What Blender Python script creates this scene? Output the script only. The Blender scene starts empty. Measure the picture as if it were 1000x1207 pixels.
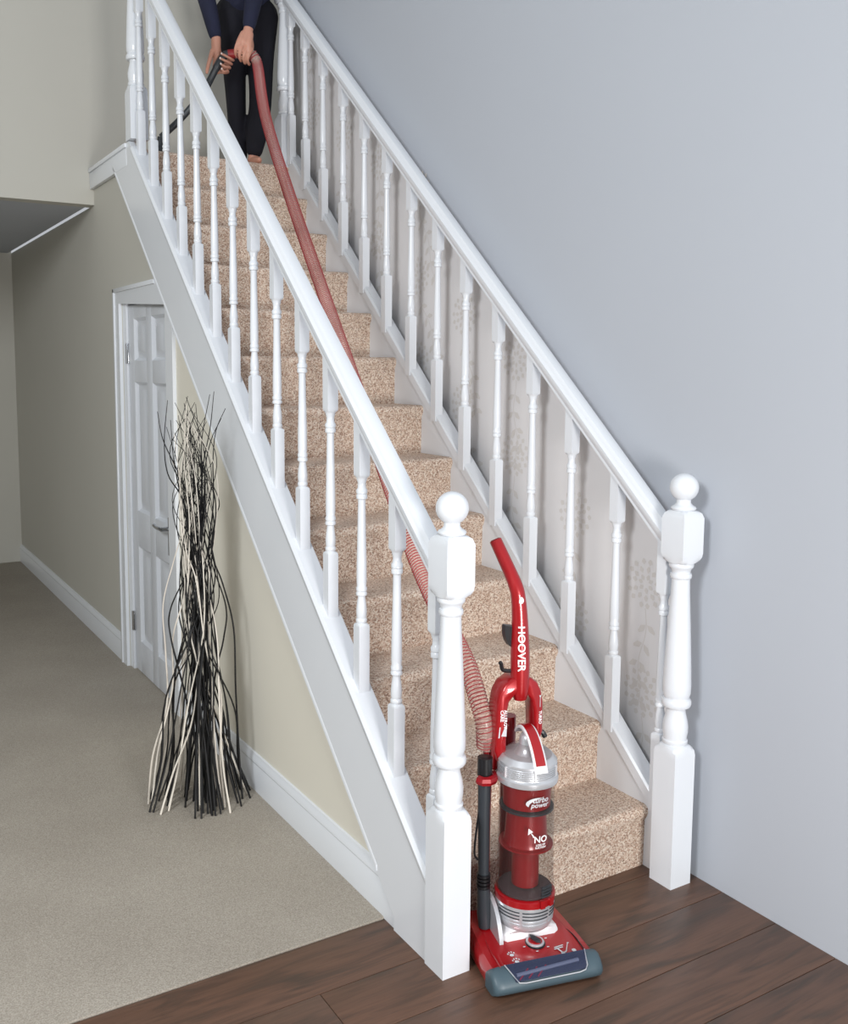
import bpy, bmesh, math, random
from mathutils import Vector, Matrix
PI = math.pi
random.seed(7)
C = bpy.context.scene.collection
SC = bpy.context.scene

# ------------------------------------------------------------------ camera
cd = bpy.data.cameras.new('camera'); cam = bpy.data.objects.new('camera', cd); C.objects.link(cam)
yaw, pitch, roll = -0.5274, -0.1054, 0.0034
fw = Vector((-math.sin(yaw) * math.cos(pitch), math.cos(yaw) * math.cos(pitch), math.sin(pitch)))
rt0 = Vector((math.cos(yaw), math.sin(yaw), 0)); up0 = rt0.cross(fw)
rt = rt0 * math.cos(roll) + up0 * math.sin(roll); up = up0 * math.cos(roll) - rt0 * math.sin(roll)
M = Matrix((rt, up, -fw)).transposed().to_4x4(); M.translation = Vector((-1.2976, -1.8794, 1.5602))
cam.matrix_world = M
cd.sensor_fit = 'HORIZONTAL'; cd.sensor_width = 36; cd.lens = 1120.5 * 36 / 1000
cd.shift_x = 0.057; cd.shift_y = -0.053; cd.clip_start = 0.05
SC.camera = cam
# ------------------------------------------------------------------ light
SC.view_settings.view_transform = 'Standard'; SC.view_settings.look = 'None'
SC.view_settings.gamma = 1; SC.view_settings.use_curve_mapping = False
SC.view_settings.exposure = 0.0
w = bpy.data.worlds.new('world'); SC.world = w; w.use_nodes = True
bg = w.node_tree.nodes['Background']; bg.inputs[0].default_value = (0.91, 0.95, 1.0, 1); bg.inputs[1].default_value = 0.52
def area(name, loc, target, size, power, col=(1, 1, 1)):
    l = bpy.data.lights.new(name, 'AREA'); l.shape = 'RECTANGLE'; l.size, l.size_y = size; l.energy = power; l.color = col
    o = bpy.data.objects.new(name, l); C.objects.link(o); o.location = loc
    o.rotation_euler = (Vector(target) - Vector(loc)).to_track_quat('-Z', 'Y').to_euler()
    return o
area('softbox_front', (-0.45, -3.1, 0.80), (0.5, 1.5, 1.2), (0.8, 0.8), 84, (1, 0.985, 0.965))
area('softbox_left', (-3.6, -1.5, 3.3), (0.5, 1.1, 1.3), (1.1, 1.1), 150, (0.94, 0.97, 1.0))

# ------------------------------------------------------------------ materials
def mat(name, col, rough=0.5, metal=0.0, coat=0.0, **kw):
    m = bpy.data.materials.new(name); m.use_nodes = True
    b = m.node_tree.nodes['Principled BSDF']
    b.inputs['Base Color'].default_value = (*col, 1); b.inputs['Roughness'].default_value = rough
    b.inputs['Metallic'].default_value = metal; b.inputs['Coat Weight'].default_value = coat
    for k, v in kw.items(): b.inputs[k.replace('_', ' ')].default_value = v
    return m
def srgb(r, g, b):
    f = lambda c: ((c / 255 + 0.055) / 1.055) ** 2.4 if c > 10 else c / 255 / 12.92
    return (f(r), f(g), f(b))
class NT:
    def __init__(s, m): s.t = m.node_tree; s.b = s.t.nodes['Principled BSDF']
    def n(s, typ, **kw):
        x = s.t.nodes.new(typ)
        for k, v in kw.items():
            if k in x.inputs: x.inputs[k].default_value = v
            else: setattr(x, k, v)
        return x
    def l(s, a, b): s.t.links.new(a, b)
    def ramp(s, fac, stops, interp='LINEAR'):
        r = s.n('ShaderNodeValToRGB'); e = r.color_ramp.elements; r.color_ramp.interpolation = interp
        while len(e) < len(stops): e.new(0.5)
        for el, (p, c) in zip(e, stops): el.position = p; el.color = (*c, 1)
        s.l(fac, r.inputs[0]); return r
    def bump(s, h, strength, dist):
        b = s.n('ShaderNodeBump'); b.inputs['Strength'].default_value = strength; b.inputs['Distance'].default_value = dist
        s.l(h, b.inputs['Height']); s.l(b.outputs[0], s.b.inputs['Normal'])
def paint(name, col, rough, var=0.04, scale=3.0):
    m = mat(name, col, rough); n = NT(m)
    tc = n.n('ShaderNodeTexCoord'); no = n.n('ShaderNodeTexNoise', Scale=scale, Detail=3.0); n.l(tc.outputs['Object'], no.inputs['Vector'])
    d = tuple(c * (1 - var) for c in col)
    r = n.ramp(no.outputs[0], [(0.3, d), (0.7, col)]); n.l(r.outputs[0], n.b.inputs['Base Color'])
    n2 = n.n('ShaderNodeTexNoise', Scale=90.0, Detail=2.0); n.l(tc.outputs['Object'], n2.inputs['Vector']); n.bump(n2.outputs[0], 0.04, 0.002)
    return m
WHITE = paint('white_gloss_paint', (0.755, 0.785, 0.825), 0.22, 0.02)
DOORW = paint('door_paint', (0.66, 0.69, 0.74), 0.3, 0.03)
BEIGE = paint('beige_wall_paint', srgb(224, 220, 207), 0.7, 0.03, 1.5)
DRAB = paint('grey_beige_paint', srgb(190, 188, 179), 0.75, 0.03, 1.5)
GREY = paint('grey_wall_paint', srgb(180, 185, 193), 0.75, 0.015, 1.0)
PAPER = paint('wallpaper_ground', srgb(218, 216, 216), 0.6, 0.02, 2.0)
MOTIF = mat('wallpaper_motif', srgb(206, 202, 198), 0.5)
def wool():
    m = mat('looped_stair_carpet', (0.5, 0.4, 0.3), 0.95); n = NT(m)
    tc = n.n('ShaderNodeTexCoord')
    mp = n.n('ShaderNodeMapping'); mp.inputs['Scale'].default_value = (1.0, 1.25, 1.0); n.l(tc.outputs['Object'], mp.inputs[0])
    v = n.n('ShaderNodeTexVoronoi', Scale=250.0); n.l(mp.outputs[0], v.inputs['Vector'])
    sep = n.n('ShaderNodeSeparateColor'); n.l(v.outputs['Color'], sep.inputs[0])
    r = n.ramp(sep.outputs[0], [(0.0, srgb(150, 124, 108)), (0.18, srgb(184, 154, 134)), (0.42, srgb(208, 180, 160)), (0.65, srgb(222, 202, 184)), (1.0, srgb(240, 228, 214))])
    n.l(r.outputs[0], n.b.inputs['Base Color'])
    inv = n.n('ShaderNodeMath', operation='MULTIPLY'); inv.inputs[1].default_value = -1; n.l(v.outputs['Distance'], inv.inputs[0])
    n.bump(inv.outputs[0], 0.7, 0.004)
    return m
WOOL = wool()
def hall():
    m = mat('hall_carpet_pile', (0.4, 0.38, 0.32), 0.95); n = NT(m)
    tc = n.n('ShaderNodeTexCoord')
    a = n.n('ShaderNodeTexNoise', Scale=260.0, Detail=4.0); n.l(tc.outputs['Object'], a.inputs['Vector'])
    b = n.n('ShaderNodeTexNoise', Scale=2.2, Detail=5.0); n.l(tc.outputs['Object'], b.inputs['Vector'])
    ra = n.ramp(a.outputs[0], [(0.3, srgb(147, 139, 127)), (0.7, srgb(185, 177, 165))])
    rb = n.ramp(b.outputs[0], [(0.3, (0.86, 0.85, 0.84)), (0.7, (1, 1, 1))])
    mx = n.n('ShaderNodeMix', data_type='RGBA', blend_type='MULTIPLY'); mx.inputs[0].default_value = 1
    n.l(ra.outputs[0], mx.inputs[6]); n.l(rb.outputs[0], mx.inputs[7]); n.l(mx.outputs[2], n.b.inputs['Base Color'])
    n.bump(a.outputs[0], 0.6, 0.004); return m
HALL = hall()
def wood():
    m = mat('dark_laminate', (0.1, 0.06, 0.04), 0.42); n = NT(m)
    tc = n.n('ShaderNodeTexCoord'); oi = n.n('ShaderNodeObjectInfo')
    off = n.n('ShaderNodeVectorMath', operation='SCALE'); off.inputs[0].default_value = (7, 13, 3); n.l(oi.outputs['Random'], off.inputs['Scale'])
    ad = n.n('ShaderNodeVectorMath', operation='ADD'); n.l(tc.outputs['Object'], ad.inputs[0]); n.l(off.outputs[0], ad.inputs[1])
    mp = n.n('ShaderNodeMapping'); mp.inputs['Scale'].default_value = (1.0, 7.0, 1.0); n.l(ad.outputs[0], mp.inputs[0])
    big = n.n('ShaderNodeTexNoise', Scale=3.0, Detail=4.0, Distortion=1.6); n.l(mp.outputs[0], big.inputs['Vector'])
    wv = n.n('ShaderNodeMath', operation='MULTIPLY'); wv.inputs[1].default_value = 14; n.l(big.outputs[0], wv.inputs[0])
    si = n.n('ShaderNodeMath', operation='SINE'); n.l(wv.outputs[0], si.inputs[0])
    mp2 = n.n('ShaderNodeMapping'); mp2.inputs['Scale'].default_value = (6.0, 160.0, 1.0); n.l(ad.outputs[0], mp2.inputs[0])
    fine = n.n('ShaderNodeTexNoise', Scale=1.0, Detail=4.0); n.l(mp2.outputs[0], fine.inputs['Vector'])
    r1 = n.ramp(big.outputs[0], [(0.28, srgb(78, 62, 51)), (0.45, srgb(95, 70, 56)), (0.75, srgb(107, 77, 61))])
    r2 = n.ramp(si.outputs[0], [(0.0, (0.93, 0.925, 0.92)), (0.5, (1, 1, 1)), (1.0, (1.03, 1.03, 1.02))])
    r3 = n.ramp(fine.outputs[0], [(0.3, (0.84, 0.83, 0.82)), (0.55, (1, 1, 1)), (0.75, (1.10, 1.09, 1.08))])
    m1 = n.n('ShaderNodeMix', data_type='RGBA', blend_type='MULTIPLY'); m1.inputs[0].default_value = 1; n.l(r1.outputs[0], m1.inputs[6]); n.l(r2.outputs[0], m1.inputs[7])
    m2 = n.n('ShaderNodeMix', data_type='RGBA', blend_type='MULTIPLY'); m2.inputs[0].default_value = 1; n.l(m1.outputs[2], m2.inputs[6]); n.l(r3.outputs[0], m2.inputs[7])
    n.l(m2.outputs[2], n.b.inputs['Base Color']); n.bump(fine.outputs[0], 0.15, 0.001); return m
WOOD = wood(); WOODEDGE = mat('plank_backing', srgb(60, 38, 30), 0.8)
RED = mat('red_gloss_plastic', srgb(164, 15, 23), 0.28, 0.2, 0.6)
DKRED = mat('dark_red_plastic', srgb(150, 13, 24), 0.3, 0.1, 0.4)
SILVER = mat('silver_plastic', srgb(206, 208, 212), 0.3, 0.55)
PALE = mat('pale_silver_plastic', srgb(232, 230, 232), 0.35, 0.15)
BLACK = mat('black_plastic', srgb(22, 23, 26), 0.35)
DKGREY = mat('dark_grey_plastic', srgb(50, 55, 60), 0.38)
SLATE = mat('slate_bumper', srgb(68, 86, 95), 0.45)
LETTER = mat('white_print', srgb(240, 240, 240), 0.5)
SILVERPRINT = mat('silver_print', srgb(214, 216, 220), 0.4, 0.3)
CHROME = mat('satin_chrome', srgb(190, 192, 196), 0.2, 1.0)
TWIGB = mat('black_twig', srgb(13, 13, 15), 0.6); TWIGW = mat('whitewashed_twig', srgb(222, 214, 202), 0.7)
SKIN = mat('skin', srgb(206, 150, 128), 0.5); SKIN.node_tree.nodes['Principled BSDF'].inputs['Subsurface Weight'].default_value = 0.08
NAVY = paint('navy_jersey', srgb(30, 34, 60), 0.85, 0.25, 14.0); TROUS = paint('black_trouser', srgb(13, 13, 27), 0.85, 0.25, 10.0)
HAIR = mat('brown_hair', srgb(60, 40, 28), 0.6); NAIL = mat('pale_nail', srgb(238, 222, 214), 0.3)
EYEW = mat('eye_white', (0.8, 0.8, 0.8), 0.2); LIP = mat('lip', srgb(180, 95, 90), 0.5)
def clear(name, tint, alpha, rough=0.06):
    m = mat(name, tint, rough); b = m.node_tree.nodes['Principled BSDF']; b.inputs['Alpha'].default_value = alpha; return m
BIN = clear('smoked_clear_plastic', srgb(70, 64, 60), 0.26); DOME = clear('grey_clear_dome', srgb(165, 150, 150), 0.35)
WINDOW = clear('blue_tinted_window', srgb(58, 68, 100), 0.30)
HOSE = clear('translucent_hose', srgb(232, 200, 188), 0.36, 0.2); COIL = mat('red_hose_coil', srgb(172, 66, 70), 0.3)
HOSETOP = mat('bunched_hose', srgb(150, 62, 66), 0.4)

# ------------------------------------------------------------------ mesh helpers
def base_of(o):
    v = Vector((0, 0, 0))
    while o is not None: v += o.location; o = o.parent
    return v
class MB:
    def __init__(s): s.v = []; s.f = []
    def add(s, vs, fs):
        k = len(s.v); s.v += [tuple(x) for x in vs]; s.f += [tuple(i + k for i in f) for f in fs]; return s
    def box(s, x0, x1, y0, y1, z0, z1, bev=0.0, mtx=None):
        bm = bmesh.new(); bmesh.ops.create_cube(bm, size=1)
        for v in bm.verts: v.co = ((x0 + x1) / 2 + v.co.x * (x1 - x0), (y0 + y1) / 2 + v.co.y * (y1 - y0), (z0 + z1) / 2 + v.co.z * (z1 - z0))
        if bev: bmesh.ops.bevel(bm, geom=list(bm.edges), offset=bev, segments=2, profile=0.6, affect='EDGES')
        return s.frombm(bm, mtx)
    def frombm(s, bm, mtx=None):
        bm.verts.ensure_lookup_table(); bm.verts.index_update()
        vs = [(mtx @ v.co if mtx else v.co.copy()) for v in bm.verts]; fs = [[v.index for v in f.verts] for f in bm.faces]
        bm.free(); return s.add(vs, fs)
    def loft(s, rings, cap=True, closed=True):
        n = len(rings[0]); vs = [p for r in rings for p in r]; fs = []
        for i in range(len(rings) - 1):
            for j in range(n if closed else n - 1):
                a, b = i * n + j, i * n + (j + 1) % n; fs.append((a, b, b + n, a + n))
        if cap and closed: fs.append(tuple(range(n - 1, -1, -1))); fs.append(tuple((len(rings) - 1) * n + j for j in range(n)))
        return s.add(vs, fs)
    def turned(s, cx, cy, z0, prof, seg=24):
        rings = []
        for z, r, sq in prof:
            ring = []
            for j in range(seg):
                t = 2 * PI * j / seg; c, d = math.cos(t), math.sin(t); mx = max(abs(c), abs(d))
                k = (1 - sq) + sq / mx; ring.append((cx + r * c * k, cy + r * d * k, z0 + z))
            rings.append(ring)
        return s.loft(rings)
    def tube(s, path, rad, seg=10, cap=True):
        P = [Vector(p) for p in path]; n = len(P); R = rad if isinstance(rad, (list, tuple)) else [rad] * n
        T = [(P[min(i + 1, n - 1)] - P[max(i - 1, 0)]).normalized() for i in range(n)]
        a = Vector((0, 0, 1)) if abs(T[0].z) < 0.9 else Vector((1, 0, 0)); N = (a - T[0] * a.dot(T[0])).normalized(); rings = []
        for i in range(n):
            N = (N - T[i] * N.dot(T[i])).normalized(); B = T[i].cross(N)
            rings.append([P[i] + (N * math.cos(2 * PI * j / seg) + B * math.sin(2 * PI * j / seg)) * R[i] for j in range(seg)])
        return s.loft(rings, cap)
    def prism(s, poly, fn, d0, d1, cap=True):
        """poly: 2-D outline; fn(a, b, depth) -> point"""
        return s.loft([[fn(a, b, d0) for a, b in poly], [fn(a, b, d1) for a, b in poly]], cap)
    def build(s, name, m, parent=None, smooth=35, at=None):
        base = base_of(parent) if parent else Vector(at or (0, 0, 0))
        me = bpy.data.meshes.new(name); me.from_pydata([tuple(Vector(p) - base) for p in s.v], [], s.f)
        bm = bmesh.new(); bm.from_mesh(me); bmesh.ops.recalc_face_normals(bm, faces=bm.faces); bm.to_mesh(me); bm.free()
        if smooth:
            me.polygons.foreach_set('use_smooth', [True] * len(me.polygons)); me.set_sharp_from_angle(angle=math.radians(smooth))
        me.materials.append(m); o = bpy.data.objects.new(name, me); C.objects.link(o)
        if parent: o.parent = parent
        else: o.location = base
        return o
def thing(name, loc, label, cat, group=None):
    o = bpy.data.objects.new(name, None); C.objects.link(o); o.location = loc; o.empty_display_size = 0.1
    return tag(o, label, cat, group)
def tag(o, label, cat, group=None):
    o['label'] = label; o['category'] = cat
    if group: o['group'] = group
    return o
def struct(o): o['kind'] = 'structure'; return o
def spline(pts, n=8):
    P = [Vector(p) for p in pts]; P = [P[0] * 2 - P[1]] + P + [P[-1] * 2 - P[-2]]; out = []
    for i in range(1, len(P) - 2):
        a, b, c, d = P[i - 1:i + 3]
        for k in range(n):
            t = k / n; out.append(0.5 * (2 * b + (c - a) * t + (2 * a - 5 * b + 4 * c - d) * t * t + (3 * b - a - 3 * c + d) * t ** 3))
    return out + [P[-2]]
def text_mesh(string, size, fn, depth=0.0006, bold=0.015, cut=0.004):
    """text as an MB; fn(x, y, d) maps the flat letters on to a surface"""
    cu = bpy.data.curves.new('text', 'FONT'); cu.body = string; cu.size = size; cu.align_x = 'CENTER'; cu.align_y = 'CENTER'; cu.extrude = 0.5; cu.resolution_u = 3
    cu.offset = size * bold
    o = bpy.data.objects.new('text', cu); C.objects.link(o); bpy.context.view_layer.update()
    me = o.evaluated_get(bpy.context.evaluated_depsgraph_get()).to_mesh()
    bm = bmesh.new(); bm.from_mesh(me)
    for ax_ in (0, 1):                              # cut the letters fine enough to bend with the surface
        if not cut: break
        lo = min(v.co[ax_] for v in bm.verts); hi = max(v.co[ax_] for v in bm.verts); q = lo + cut
        while q < hi:
            n_ = Vector((1, 0, 0)) if ax_ == 0 else Vector((0, 1, 0))
            bmesh.ops.bisect_plane(bm, geom=bm.verts[:] + bm.edges[:] + bm.faces[:], plane_co=n_ * q, plane_no=n_); q += cut
    bm.verts.index_update(); mb = MB().add([fn(v.co.x, v.co.y, (v.co.z + 0.5) * depth) for v in bm.verts], [tuple(v.index for v in f.verts) for f in bm.faces]); bm.free()
    bpy.data.objects.remove(o); bpy.data.curves.remove(cu); return mb

# ------------------------------------------------------------------ setting
S = 0.2 / 0.2176                       # slope of the flight
G, RISE, Y0, XR, XWALL = 0.2176, 0.2, 0.1444, 0.870, 0.961
SILL = 0.11
fl = struct(MB().box(-4.2, 4.0, -4.0, 6.0, -0.15, -0.012).build('floor', WOODEDGE))
for i in range(16):
    y1 = 0.31 if i == 0 else 0.11 - 0.185 * (i - 1); y0 = 0.11 - 0.185 * i
    js = {1: [-4.2, -1.59, -0.295, XWALL]}.get(i, [-4.2, -2.1 - 0.37 * (i * 7 % 4), -1.05 - 0.13 * (i * 5 % 3), XWALL])
    for a, b in zip(js, js[1:]):
        g = 0.0009
        MB().box(a + g, b - g, y0 + g, y1 - g, -0.012, 0, 0.0012).build('plank', WOOD, fl, 30)
tag(MB().box(-4.2, 0.024, 0.312, 6.0, -0.011, 0.005, 0.003).box(0.0, 0.10, 2.195, 2.925, -0.011, 0.0045).build('hall_carpet', HALL, at=(-1, 2, 0)), 'flat grey-beige fitted carpet on the hall floor beside the stairs', 'carpet')
# right wall with wallpaper below the dado line
wr = struct(MB().box(XWALL, XWALL + 0.12, -4.0, 2.985, -0.012, 5.2).build('wall_right', GREY))
wp = MB()
wz = lambda y: 0.872 + 0.902 * y
wp.prism([(0.125, 0.0), (2.98, 2.3), (2.98, wz(2.98)), (0.125, wz(0.125))], lambda a, b, d: (d, a, b), XWALL - 0.0012, XWALL + 0.001)
wpo = wp.build('wallpaper', PAPER, wr, 0)
fm = MB(); rr = random.Random(3)
def petal(cy, cz, ang, r0, r1, wd):
    c, s_ = math.cos(ang), math.sin(ang); pts = [(r0, 0), (r0 + (r1 - r0) * .45, wd), (r1, wd * .35), (r1, -wd * .35), (r0 + (r1 - r0) * .45, -wd)]
    o_ = XWALL - 0.0016 - rr.random() * .0008
    fm.add([(o_, cy + c * a - s_ * b, cz + s_ * a + c * b) for a, b in pts], [(0, 1, 2, 3, 4)])
def inside(y, z): return 0.14 < y < 2.9 and S * y + 0.02 < z < wz(y) - 0.02
for iy in range(9):
    for iz in range(12):
        cy, cz = 0.27 + iy * 0.34, 0.15 + iz * 0.36 + (iy % 2) * 0.18
        if not inside(cy, cz): continue
        for r0, r1, n, wd in ((0.012, 0.032, 7, 0.008), (0.036, 0.058, 11, 0.009), (0.062, 0.082, 14, 0.010)):
            for k in range(n): petal(cy, cz, 2 * PI * (k + rr.random() * .3) / n, r0, r1, wd)
        p = Vector((cy, cz - 0.08, 0)); a = -1.9 + rr.random() * .5
        for k in range(26):
            q = p + Vector((math.cos(a), math.sin(a), 0)) * 0.013; nn = Vector((-math.sin(a), math.cos(a), 0)) * 0.0016
            if inside(q.x, q.y): fm.add([(XWALL - 0.0014, *(t.xy)) for t in (p + nn, q + nn, q - nn, p - nn)], [(0, 1, 2, 3)])
            if k % 5 == 3 and inside(q.x, q.y):
                for sg in (-1, 1): petal(q.x, q.y, a + sg * 0.9, 0.004, 0.045, 0.011)
            a += 0.09 * math.sin(k * .35 + iy); p = q
fo = fm.build('printed_flowers', MOTIF, wr, 0); fo['kind'] = 'stuff'
# hall wall under and beyond the stairs (x = 0.026), door opening y 2.19..2.93, z 0..1.90
LOW = lambda y: S * y - 0.192
F = lambda a, b, d: (d, a, b)
wl = MB(); wl2 = MB()
for poly in ([(0.22, 0), (2.19, 0), (2.19, LOW(2.19) + .016), (0.22, LOW(0.22) + .016)],
             [(2.93, 0), (6.0, 0), (6.0, 2.42), (3.42, 2.42), (3.42, 2.51), (2.93, 2.51)],
             [(2.19, 1.88), (2.93, 1.88), (2.93, 2.51), (2.92, 2.47), (2.19, LOW(2.19) + .016)]):
    (wl if poly[0][0] < 1 else wl2).prism(poly, F, 0.026, 0.10)
struct(wl.build('wall_left', BEIGE)); struct(wl2.build('wall_left', DRAB))
struct(MB().box(-4.2, 3.0, 3.42, 3.52, 2.42, 5.2).build('wall_back', DRAB))
struct(MB().box(-4.2, 0.0, 3.52, 6.0, 2.42, 2.52).build('ceiling', GREY))
struct(MB().box(-4.2, 0.026, 6.0, 6.1, -0.012, 5.2).build('wall_far', DRAB))
struct(MB().box(-4.3, -4.2, -4.0, 6.1, -0.012, 5.2).build('wall_opposite', BEIGE))
def skirt(y0, y1):
    prof = [(0.026, 0.0), (0.011, 0.0), (0.011, 0.100), (0.0135, 0.104), (0.0135, 0.108), (0.010, 0.113), (0.012, 0.124), (0.017, 0.132), (0.019, 0.140), (0.026, 0.142)]
    return MB().loft([[(x, y0, z) for x, z in prof], [(x, y1, z) for x, z in prof]])
struct(skirt(0.252, 2.10).build('baseboard_left', WHITE)); struct(skirt(3.02, 6.0).build('baseboard_left', WHITE))
struct(MB().box(0.004, 0.05, 2.71, 3.419, 2.50, 2.585, 0.004).box(-0.004, 0.05, 2.71, 3.419, 2.585, 2.606, 0.006).build('trim_1', WHITE))
# door under the stairs
dr = thing('door_1', (0.03, 2.52, 0), 'pale panelled cupboard door under the stairs, seen behind the twigs', 'door'); dr['kind'] = 'structure'
arch = MB()
def archi(poly): arch.prism(poly, F, 0.010, 0.026); 
archi([(2.93, 0), (3.02, 0), (3.02, 1.945), (2.93, 1.868)])
archi([(2.195, LOW(2.195)), (2.93, 1.868), (3.02, 1.945), (2.33, 1.945)])
archi([(2.10, 0), (2.195, 0), (2.195, LOW(2.195)), (2.10, LOW(2.10))])
arch.box(0.004, 0.012, 3.0, 3.02, 0, 1.945, 0.002).box(0.004, 0.012, 2.33, 3.02, 1.925, 1.945, 0.002)
arch.box(0.03, 0.09, 2.872, 2.93, 0, 1.88).box(0.036, 0.09, 2.19, 2.88, 1.862, 1.88)
arch.build('door_frame', WHITE, dr)
leaf = MB(); ya, yb, zt = 2.192, 2.868, 1.855
cols = [(2.287, 2.487), (2.573, 2.773)]; rows = [(0.17, 0.66), (0.84, 1.48), (1.585, 1.79)]
for y0, y1 in ((ya, 2.287), (2.487, 2.573), (2.773, yb)): leaf.box(0.040, 0.085, y0, y1, 0.012, zt, 0.0015)
for z0, z1 in ((0.012, 0.17), (0.66, 0.84), (1.48, 1.585), (1.79, zt)):
    for y0, y1 in cols: leaf.box(0.0405, 0.084, y0 - .002, y1 + .002, z0, z1, 0.0015)
leaf.build('door_leaf', DOORW, dr)
for y0, y1 in cols:
    for z0, z1 in rows:
        rec = lambda x, e: [(x, y0 + e, z0 + e), (x, y1 - e, z0 + e), (x, y1 - e, z1 - e), (x, y0 + e, z1 - e)]
        MB().loft([rec(0.078, 0), rec(0.041, 0), rec(0.056, 0.014), rec(0.058, 0.024), rec(0.046, 0.052)]).build('panel', DOORW, dr)
h = MB().box(0.034, 0.040, 2.248, 2.285, 0.70, 0.875, 0.002).build('handle_plate', CHROME, dr); h['label'] = 'satin chrome lever handle plate'
MB().tube([(0.036, 2.266, 0.825), (0.0, 2.266, 0.825)], 0.010, 12).tube(spline([(-0.002, 2.256, 0.825), (-0.006, 2.284, 0.827), (-0.004, 2.33, 0.824), (-0.002, 2.375, 0.829)]), 0.0085, 10).build('lever', CHROME, h)
for z in (1.62, 0.26):
    hg = MB().box(0.0335, 0.040, 2.855, 2.885, z - .05, z + .05, 0.001).tube([(0.030, 2.870, z - .05), (0.030, 2.870, z + .05)], 0.006, 8); hg.build('hinge', CHROME, dr)

# ------------------------------------------------------------------ staircase
st = thing('staircase', (0.45, 1.4, 0), 'straight closed flight of thirteen beige carpeted steps with white strings', 'staircase')
prev = None
for i in range(13):
    y, z = Y0 + i * G, RISE * (i + 1); t = 0.025
    last = i == 12
    prof = [(y + .014, z - RISE - (0 if i == 0 else .002))]
    prof += [(y + .012, z - .05), (y + .004, z - .036), (y - .001, z - .024), (y, z - .012), (y + .006, z - .004), (y + .016, z)]
    yn = y + G + .016 if not last else 3.419
    prof += [(yn, z), (yn, z - t), (y + .04, z - t), (y + .04, z - RISE)]
    mb = MB(); n = 4
    x1 = XR if not last else XR
    mb.loft([[(0.036, a, b) for a, b in prof], [(x1, a, b) for a, b in prof]])
    mb.build('step', WOOL, st, 50)
    if last: MB().box(0.872, 3.0, 2.99, 3.42, 2.48, 2.60).build('landing', WOOL, st)
# strings
zt = lambda y: S * y + 0.150
ls = MB().prism([(0.07, 0), (0.25, 0), (0.25, LOW(0.25)), (2.95, LOW(2.95)), (2.95, 2.605), (2.67, 2.605), (0.07, zt(0.07))], F, 0.006, 0.034)
so = ls.build('string_board', WHITE, st)
def along(mb, prof, y0, y1, z0, z1):           # prof in (x, dz), swept up the slope with plumb end cuts
    return mb.loft([[(x, y0, z0 + dz) for x, dz in prof], [(x, y1, z1 + dz) for x, dz in prof]])
bead = [(0.006, -.010), (0.004, -.007), (0.004, .007), (0.006, .012)]
along(MB(), bead, 0.345, 2.95, LOW(0.345) + .012, LOW(2.95) + .012).build('lower_bead', WHITE, so)
rs = MB().prism([(0.085, 0), (0.40, 0), (2.95, LOW(2.95)), (2.95, 2.60 + .15), (2.72, 2.60 + .05), (0.085, S * 0.085 + .118)], F, XR, 0.912)
rs.build('string_board', WHITE, st)

# ------------------------------------------------------------------ balustrades
NW = 0.042
NEWEL = [(0, NW, 1), (0.405, NW, 1), (0.418, NW * .985, .9), (0.428, NW * .96, .62), (0.434, NW * .93, .25), (0.437, 0.034, 0), (0.441, 0.037, 0), (0.449, 0.0375, 0), (0.453, 0.034, 0),
         (0.460, 0.0345, 0), (0.475, 0.037, 0), (0.492, 0.0372, 0), (0.512, 0.034, 0), (0.532, 0.029, 0), (0.545, 0.027, 0), (0.551, 0.028, 0), (0.553, 0.040, 0), (0.560, 0.0435, 0),
         (0.570, 0.0435, 0), (0.577, 0.040, 0), (0.579, 0.036, 0), (0.585, 0.038, 0), (0.595, 0.041, 0), (0.62, 0.0415, 0), (0.70, 0.038, 0), (0.80, 0.033, 0), (0.90, 0.0275, 0), (0.940, 0.0262, 0),
         (0.943, 0.030, 0), (0.950, 0.0315, 0), (0.957, 0.030, 0), (0.959, 0.0265, 0), (0.968, 0.0285, 0), (0.974, 0.033, 0), (0.977, 0.0355, 0), (0.984, 0.036, 0), (0.989, 0.034, 0),
         (0.990, NW * .93, .25), (0.996, NW * .96, .62), (1.006, NW * .985, .9), (1.018, NW, 1), (1.122, NW, 1), (1.136, NW * .90, .95), (1.144, 0.031, .7)]
FIN = [(1.142, 0.026, 0), (1.146, 0.034, 0), (1.151, 0.0365, 0), (1.156, 0.034, 0), (1.160, 0.026, 0), (1.167, 0.0205, 0)] + \
      [(1.212 - 0.0415 * math.cos(a), 0.0415 * math.sin(a), 0) for a in [0.52 + (PI - 0.54) * k / 16 for k in range(17)]]
def newel(par, x, y, z, foot=0):
    n = MB().turned(x, y, z, [(foot, NW, 1)] + NEWEL[1:], 32).build('newel_post', WHITE, par, 42)
    MB().turned(x, y, z, FIN, 32).build('ball_finial', WHITE, n, 40); return n
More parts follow.
